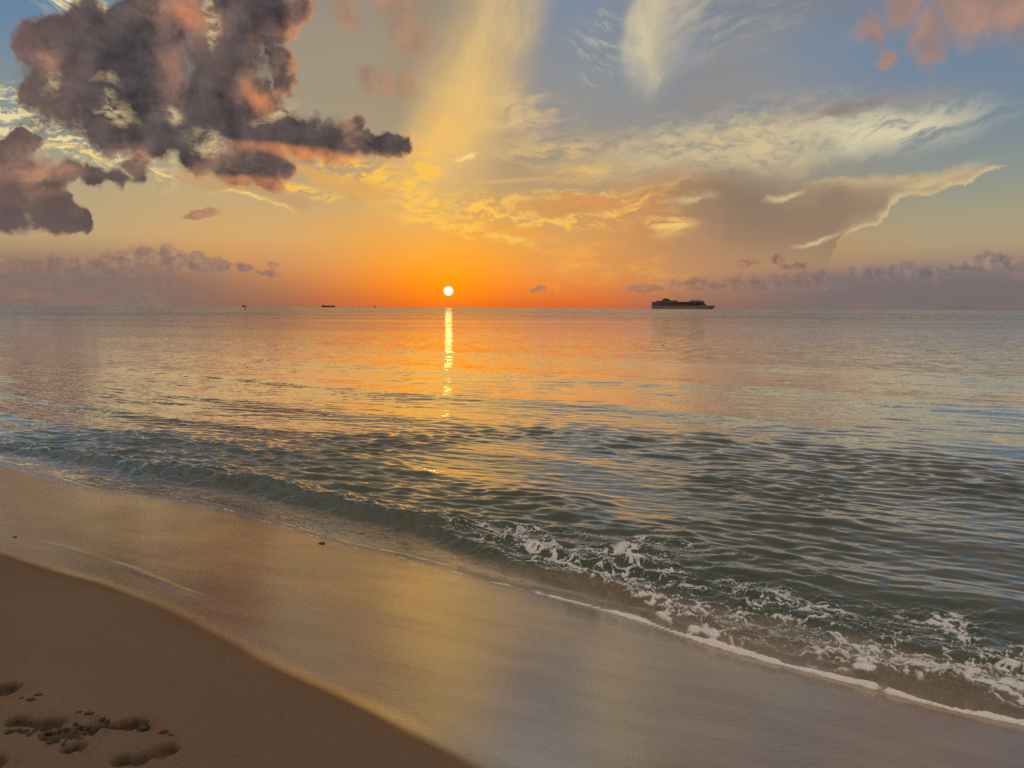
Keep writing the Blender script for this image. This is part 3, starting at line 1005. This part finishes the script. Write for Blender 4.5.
def link_bm(name, bm, mat, parent=None, smooth=False):
    bmesh.ops.recalc_face_normals(bm, faces=bm.faces)
    me = bpy.data.meshes.new(name)
    bm.to_mesh(me)
    bm.free()
    if smooth:
        me.polygons.foreach_set("use_smooth", [True] * len(me.polygons))
    me.materials.append(mat)
    o = bpy.data.objects.new(name, me)
    col.objects.link(o)
    o.parent = parent
    return o


def box(bm, x0, x1, y0, y1, z0, z1, bev=0.0):
    r = bmesh.ops.create_cube(bm, size=1.0)
    bmesh.ops.scale(bm, vec=(x1 - x0, y1 - y0, z1 - z0), verts=r['verts'])
    bmesh.ops.translate(bm, vec=((x0 + x1) / 2, (y0 + y1) / 2, (z0 + z1) / 2), verts=r['verts'])
    if bev:
        es = list({e for v in r['verts'] for e in v.link_edges})
        bmesh.ops.bevel(bm, geom=es, offset=bev, segments=2, affect='EDGES', profile=0.6)


def tube(bm, p0, p1, r0, r1=None, seg=10):
    p0, p1 = Vector(p0), Vector(p1)
    d = p1 - p0
    mt = Matrix.Translation((p0 + p1) / 2) @ d.to_track_quat('Z', 'Y').to_matrix().to_4x4()
    bmesh.ops.create_cone(bm, cap_ends=True, segments=seg, radius1=r0, radius2=r1 if r1 is not None else r0, depth=d.length, matrix=mt)


def prism(bm, prof, w0, w1=None):
    """side outline (x, z) given a thickness across y; w may change along x through a function"""
    f = w0 if callable(w0) else (lambda x: w0)
    a = [bm.verts.new((x, -f(x) / 2, z)) for x, z in prof]
    b = [bm.verts.new((x, f(x) / 2, z)) for x, z in prof]
    n = len(prof)
    bm.faces.new(a)
    bm.faces.new(b[::-1])
    for i in range(n):
        bm.faces.new((a[i], b[i], b[(i + 1) % n], a[(i + 1) % n]))


def hull(bm, sections):
    """sections along x: (x, half beam at deck, half beam at waterline, deck z, keel z)"""
    rows = []
    for x, bd, bw, zd, zk in sections:
        rows.append([bm.verts.new(p) for p in ((x, -bd, zd), (x, -bd * 0.98, zd * 0.6), (x, -bw, max(0.5, zk + 1)), (x, -bw * 0.6, zk), (x, bw * 0.6, zk), (x, bw, max(0.5, zk + 1)), (x, bd * 0.98, zd * 0.6), (x, bd, zd))])
    for r0, r1 in zip(rows, rows[1:]):
        for i in range(8):
            j = (i + 1) % 8
            bm.faces.new((r0[i], r0[j], r1[j], r1[i]))
    bm.faces.new(rows[0])
    bm.faces.new(rows[-1][::-1])


def paint(name, c, c2=None, scale=0.2, rough=0.5):
    m, nt = material(name)
    P, _n = position(nt)
    n = noise(nt, P, scale, 4.0, 0.6)
    cc = mix(nt, n.ss(0.35, 0.7), srgb(*c), srgb(*(c2 or [int(v * 0.85) for v in c])))
    p = node(nt, 'ShaderNodeBsdfPrincipled', {'Base Color': cc, 'Roughness': rough})
    output(nt, p)
    return m


def cabin_paint(name):
    """pale cladding with rows of dark cabin balconies"""
    m, nt = material(name)
    t = nt.nodes.new('ShaderNodeTexCoord')
    P = V(nt, t.outputs['Object'])
    x, y, z = split(nt, P)
    rowz = (z * (1 / 2.9))._m('FRACT')
    rowx = (x * (1 / 3.1))._m('FRACT')
    win = rowz.ss(0.25, 0.30, kind='LINEAR') * rowz.ss(0.88, 0.93, 1.0, 0.0, 'LINEAR') * rowx.ss(0.06, 0.10, kind='LINEAR') * rowx.ss(0.92, 0.96, 1.0, 0.0, 'LINEAR')
    cc = mix(nt, win, srgb(92, 80, 78), srgb(34, 32, 34))
    p = node(nt, 'ShaderNodeBsdfPrincipled', {'Base Color': cc, 'Roughness': 0.5})
    output(nt, p)
    return m


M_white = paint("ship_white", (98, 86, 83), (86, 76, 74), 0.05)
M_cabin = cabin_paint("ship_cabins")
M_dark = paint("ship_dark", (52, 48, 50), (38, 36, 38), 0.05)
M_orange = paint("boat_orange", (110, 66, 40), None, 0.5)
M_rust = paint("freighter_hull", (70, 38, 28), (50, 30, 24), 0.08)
M_sail = paint("sail_cloth", (120, 104, 92), None, 0.4)
M_buoy = paint("buoy_paint", (66, 44, 22), (40, 28, 18), 1.5)


def at_sea(px, dist):
    d = ray(px, 308)
    k = dist / math.hypot(d.x, d.y)
    return (d.x * k, d.y * k, 0.0), -math.atan2(d.x, d.y)


# --- cruise ship
loc, rz = at_sea(683.3, 3720.0)
ship = empty("cruise_ship", loc, "large dark cruise ship with tiered decks sailing along the horizon, bow to the right", "cruise ship", rz)
ship_x0 = -145.0
S = lambda x: x + ship_x0
bm = bmesh.new()
hull(bm, [(S(0), 14, 13, 16, -2), (S(8), 17, 16.5, 16, -4), (S(40), 18, 18, 16, -7), (S(200), 18, 18, 16, -7), (S(235), 15.5, 13.5, 16.3, -7), (S(258), 10, 7, 17, -6.5),
          (S(272), 6, 1.2, 17.6, -5.5), (S(290), 0.7, 0.2, 18.4, 12)])
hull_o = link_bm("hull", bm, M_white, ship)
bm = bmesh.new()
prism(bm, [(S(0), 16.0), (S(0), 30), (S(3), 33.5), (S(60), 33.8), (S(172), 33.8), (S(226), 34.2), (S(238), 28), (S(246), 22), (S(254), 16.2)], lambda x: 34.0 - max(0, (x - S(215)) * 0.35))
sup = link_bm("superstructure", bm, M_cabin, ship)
bm = bmesh.new()
for z in (19, 22, 25, 28, 31, 33.6):
    prism(bm, [(S(2), z), (S(2), z + 0.35), (S(222), z + 0.35), (S(222), z)], 35.2)
link_bm("deck_edge", bm, M_white, sup)
bm = bmesh.new()
prism(bm, [(S(165), 33.9), (S(170), 37.4), (S(184), 40.6), (S(224), 40.8), (S(236), 37.5), (S(244), 29.5), (S(240), 28.2), (S(226), 34.3)], 30)
bridge = link_bm("bridge", bm, M_white, ship)
bm = bmesh.new()
prism(bm, [(S(226), 30.2), (S(226), 32.4), (S(240.5), 32.2), (S(242.6), 30.2)], 31.2)
link_bm("window_band", bm, M_dark, bridge)
bm = bmesh.new()
prism(bm, [(S(18), 34), (S(20), 37.8), (S(45), 38.2), (S(117), 38.0), (S(119), 34)], 28)
prism(bm, [(S(95), 38.1), (S(97), 40.6), (S(114), 40.6), (S(116), 38.1)], 24)
link_bm("upper_deck", bm, M_cabin, ship)
bm = bmesh.new()
prism(bm, [(S(44), 38.2), (S(51), 45.5), (S(58), 48.2), (S(74), 48.2), (S(79), 44.8), (S(86), 41), (S(92), 38.1)], lambda x: 14 - abs(x - S(66)) * 0.12)
fun = link_bm("funnel", bm, M_dark, ship)
for x in (57, 63, 69):
    bm = bmesh.new()
    tube(bm, (S(x), 0, 47.8), (S(x) - 1.5, 0, 50), 1.4)
    link_bm("exhaust_pipe", bm, M_dark, fun)
bm = bmesh.new()
tube(bm, (S(203), 0, 40.5), (S(201.5), 0, 47.5), 1.1, 0.5)
box(bm, S(199), S(206), -4, 4, 43.4, 44.1)
box(bm, S(200.5), S(203.5), -3, 3, 45.8, 46.3)
link_bm("radar_mast", bm, M_white, ship)
bm = bmesh.new()
bmesh.ops.create_uvsphere(bm, u_segments=12, v_segments=8, radius=3.0, matrix=Matrix.Translation((S(186), 0, 42.0)))
link_bm("radar_dome", bm, M_white, ship, True)
bm = bmesh.new()
hull(bm, [(-6, 1.2, 0.8, 1.6, -0.8), (-4, 2, 1.4, 1.4, -1.3), (4, 2, 1.4, 1.4, -1.3), (6, 0.6, 0.3, 1.8, -0.6)])
box(bm, -4.6, 4.4, -1.7, 1.7, 1.3, 2.7, 0.4)
boat = None
for i in range(9):
    for sy in (-1, 1):
        if boat is None:
            boat = link_bm("lifeboat", bm, M_orange, ship)
            o = boat
        else:
            o = boat.copy()
            col.objects.link(o)
            o.parent = ship
        o.location = (S(44 + i * 17), sy * 18.6, 18.2)

# --- low freighter far out
loc, rz = at_sea(328.5, 8000.0)
fr_ = empty("freighter", loc, "long low dark freighter lying flat on the horizon left of the sun", "cargo ship", rz)
bm = bmesh.new()
hull(bm, [(-67, 9, 8, 15, -3), (-60, 11, 11, 14, -5), (50, 11, 11, 14, -5), (60, 8, 5, 15, -5), (67, 0.8, 0.3, 16, 2)])
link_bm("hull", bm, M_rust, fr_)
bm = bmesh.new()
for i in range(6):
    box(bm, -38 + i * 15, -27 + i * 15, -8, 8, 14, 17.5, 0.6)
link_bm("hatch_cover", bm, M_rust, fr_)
bm = bmesh.new()
box(bm, -62, -47, -9, 9, 14.2, 22, 0.5)
box(bm, -60, -50, -10.5, 10.5, 22.1, 24, 0.4)
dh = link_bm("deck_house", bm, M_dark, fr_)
bm = bmesh.new()
tube(bm, (-60, 0, 22), (-60.5, 0, 27), 1.8, 1.4)
link_bm("funnel", bm, M_dark, dh)
bm = bmesh.new()
tube(bm, (54, 0, 14.5), (54, 0, 22), 0.5, 0.3)
link_bm("mast", bm, M_dark, fr_)

# --- small excursion boat
loc, rz = at_sea(244.0, 5000.0)
ex = empty("excursion_boat", loc, "small round-topped passenger boat on the horizon above the buoy", "boat", rz)
bm = bmesh.new()
hull(bm, [(-13, 3.6, 3.2, 3.4, -1), (-10, 4, 4, 3.4, -1.4), (6, 4, 4, 3.6, -1.4), (11, 2.2, 1.2, 4.2, -1.2), (14.5, 0.3, 0.1, 4.8, 1)])
link_bm("hull", bm, M_dark, ex)
bm = bmesh.new()
prism(bm, [(-11.5, 3.6), (-11.3, 6.6), (-8, 9.2), (3, 9.4), (6.5, 7.5), (8.5, 3.8)], 7)
cb = link_bm("cabin", bm, M_dark, ex)
bm = bmesh.new()
prism(bm, [(-6, 9.5), (-5, 12.2), (-1.5, 12.8), (1.5, 11.6), (3, 9.5)], 5)
link_bm("wheelhouse", bm, M_dark, ex)
bm = bmesh.new()
for sy in (-1, 1):
    box(bm, -10.5, 5.5, sy * 3.55 - 0.06, sy * 3.55 + 0.06, 5.0, 6.4)
link_bm("window_band", bm, M_white, cb)

# --- sailing boat
loc, rz = at_sea(374.5, 3000.0)
sb = empty("sailboat", loc, "tiny dark sailboat with its sail up just left of the sun", "sailboat", rz + 0.5)
bm = bmesh.new()
hull(bm, [(-4.4, 1.1, 0.9, 1.2, -0.3), (-1, 1.5, 1.3, 1.1, -0.6), (2.5, 1.0, 0.7, 1.2, -0.5), (4.8, 0.08, 0.05, 1.4, 0.2)])
link_bm("hull", bm, M_dark, sb)
bm = bmesh.new()
tube(bm, (0.6, 0, 0.9), (0.6, 0, 12.6), 0.14, 0.07)
tube(bm, (0.6, 0, 2.1), (-3.8, 0.3, 2.0), 0.09)
link_bm("mast", bm, M_dark, sb)
bm = bmesh.new()
prism(bm, [(0.45, 2.3), (0.45, 12.2), (-0.7, 8.8), (-2.2, 5.2), (-3.7, 2.3)], 0.06)
link_bm("mainsail", bm, M_sail, sb)
bm = bmesh.new()
prism(bm, [(0.8, 10.8), (4.5, 1.5), (1.0, 2.2)], 0.06)
link_bm("jib", bm, M_sail, sb)

# --- buoy, nearer in
loc, rz = at_sea(245.5, 430.0)
by_ = empty("buoy", loc, "small dark marker buoy on the water below the excursion boat", "buoy", rz)
bm = bmesh.new()
tube(bm, (0, 0, -0.3), (0, 0, 0.35), 0.42, 0.40, 16)
tube(bm, (0, 0, 0.35), (0, 0, 0.6), 0.40, 0.12, 16)
link_bm("float", bm, M_buoy, by_, False)
bm = bmesh.new()
tube(bm, (0, 0, 0.55), (0, 0, 1.15), 0.07)
tube(bm, (0, 0, 1.0), (0, 0, 1.3), 0.22, 0.16, 12)
link_bm("top_mark", bm, M_buoy, by_)

# --- a bird far off at the left
d = ray(37.5, 302.6)
k = 300.0 / d.y
bird = None
bm = bmesh.new()
bmesh.ops.create_uvsphere(bm, u_segments=10, v_segments=8, radius=1.0)
for v in bm.verts:
    t = v.co.x
    v.co = Vector((t * 0.30 + 0.0, v.co.y * (0.075 - 0.02 * t), v.co.z * (0.075 - 0.02 * t)))
    if v.co.x < -0.22:
        v.co.y *= 2.0
        v.co.z *= 0.4
for sy in (-1, 1):                                                  # the wings grow out of the back
    pts = [(0.10, 0.02, 0.03), (0.13, 0.28, 0.13), (0.04, 0.62, 0.08), (-0.02, 0.60, 0.075), (-0.02, 0.28, 0.11), (-0.09, 0.02, 0.03)]
    top = [bm.verts.new((x, sy * y, z + 0.012)) for x, y, z in pts]
    bot = [bm.verts.new((x, sy * y, z - 0.012)) for x, y, z in pts]
    for (a, b, c_, e) in ((0, 1, 4, 5), (1, 2, 3, 4)):
        bm.faces.new([top[i] for i in (a, b, c_, e)])
        bm.faces.new([bot[i] for i in (e, c_, b, a)])
    for i in range(6):
        j = (i + 1) % 6
        bm.faces.new((top[i], bot[i], bot[j], top[j]))
bird = link_bm("seabird", bm, M_dark, None, True)
bird.location = (d.x * k, d.y * k, CAM_H + d.z * k)
bird.rotation_euler = (0, 0, R(60))
tag(bird, "tiny dark seabird flying low over the sea at the far left", "bird")

# --- crumbs of sand and wrack around the footprints
M_clod = paint("damp_clod", (52, 39, 29), (34, 26, 19), 60.0, 0.9)
M_wrack = paint("dark_wrack", (46, 34, 24), (28, 21, 15), 80.0, 0.8)
M_stone = paint("pebble_stone", (48, 36, 30), (66, 50, 40), 90.0, 0.7)


def lump_bm(r, seed, flat=0.6, sub=3, amp=0.45):
    bm = bmesh.new()
    bmesh.ops.create_icosphere(bm, subdivisions=sub, radius=1.0)
    rr = np.array([v.co[:] for v in bm.verts])
    n = fbm(rr[:, 0] * 1.6 + seed * 3.1, rr[:, 1] * 1.6 + rr[:, 2] * 1.3 + seed, 3, seed)
    for v, k in zip(bm.verts, n):
        v.co = v.co * (r * (1 - amp + 2 * amp * k))
        v.co.z *= flat
    return bm


crumb_px = [(65.5, 727, 9), (71, 729, 8), (76, 731, 9), (80, 730, 7), (86, 729, 9), (92, 731, 8), (97, 729, 10), (103, 727, 9), (108, 726, 8), (110, 731, 7), (60, 731, 8),
            (52, 733, 7), (47, 736, 10), (42, 737, 9), (44, 729, 7), (26, 732, 9), (19, 731, 8), (13, 731, 7), (9, 732, 9), (50, 744, 9), (57, 741, 8), (63, 745, 7), (66, 741, 6),
            (35, 731, 6), (84, 734, 6), (72, 736, 6), (116, 728, 6), (30, 735, 8)]
protos = {}
for i, (px, py, s_) in enumerate(crumb_px):
    k = i % 5
    if k not in protos:
        o = link_bm("sand_crumb", lump_bm(1.0, 20 + k), M_clod, None, False)
        protos[k] = o
    else:
        o = protos[k].copy()
        col.objects.link(o)
    x, y, z = on_sand(px, py)
    r = s_ * 0.0011
    o.scale = (r * random.uniform(0.9, 1.5), r * random.uniform(0.8, 1.2), r * random.uniform(0.7, 1.0))
    o.rotation_euler = (0, 0, random.uniform(0, 6.28))
    o.location = (x, y, z + 0.20 * r)
    tag(o, "small dark crumb of damp sand in the trampled patch of footprints", "sand crumb", "crumbs of sand kicked up around the footprints")
for i, (px, py, s_, lab) in enumerate([(38, 695, 8, "dark sand crumb lying alone just right of the upper left footprint"),
                                       (31, 700, 10, "flat dark sand crumb below the lone one by the upper left footprint"),
                                       (21.5, 698, 6, "small sand crumb at the tip of the upper left footprint"),
                                       (78.5, 712.5, 7, "round sand crumb above the trampled patch, left of a wider one"),
                                       (89, 714, 10, "wide flat sand crumb above the trampled patch, right of a round one"),
                                       (163, 733, 11, "long thin sand crumb right of the dark wrack, above the long footprint"),
                                       (171, 735.5, 6, "tiny sand crumb at the right tip of the long thin one")]):
    o = link_bm("sand_crumb", lump_bm(1.0, 40 + i), M_clod, None, False)
    x, y, z = on_sand(px, py)
    r = s_ * 0.0012
    o.scale = (r * 1.3, r * 0.8, r * 0.6)
    o.location = (x, y, z + 0.2 * r)
    o.rotation_euler = (0, 0, 0.1)
    tag(o, lab, "sand crumb")
x, y, z = on_sand(144, 727)
wr = empty("seaweed_scrap", (x, y, z), "dark clump of seaweed with an upright stub at the end of a footprint", "seaweed")
link_bm("clump", lump_bm(0.019, 71, 0.55, 3, 0.6), M_wrack, wr, True)
bm = bmesh.new()
tube(bm, (0.006, 0, 0.008), (0.013, 0.002, 0.020), 0.005, 0.003, 7)
tube(bm, (0.013, 0.002, 0.020), (0.019, 0.003, 0.024), 0.003, 0.0018, 7)
link_bm("stub", bm, M_wrack, wr, True)
for px, py, r, lab in ((322, 543.5, 0.020, "dark pebble on the wet sand just below the edge of the wash"), (15, 537, 0.012, "tiny dark pebble on the wet sand at the far left")):
    o = link_bm("pebble", lump_bm(1.0, 81, 0.6, 3, 0.25), M_stone, None, True)
    x, y, z = on_sand(px, py)
    o.scale = (r * 1.2, r * 0.8, r * 0.7)
    o.location = (x, y, z + 0.15 * r)
    tag(o, lab, "pebble")
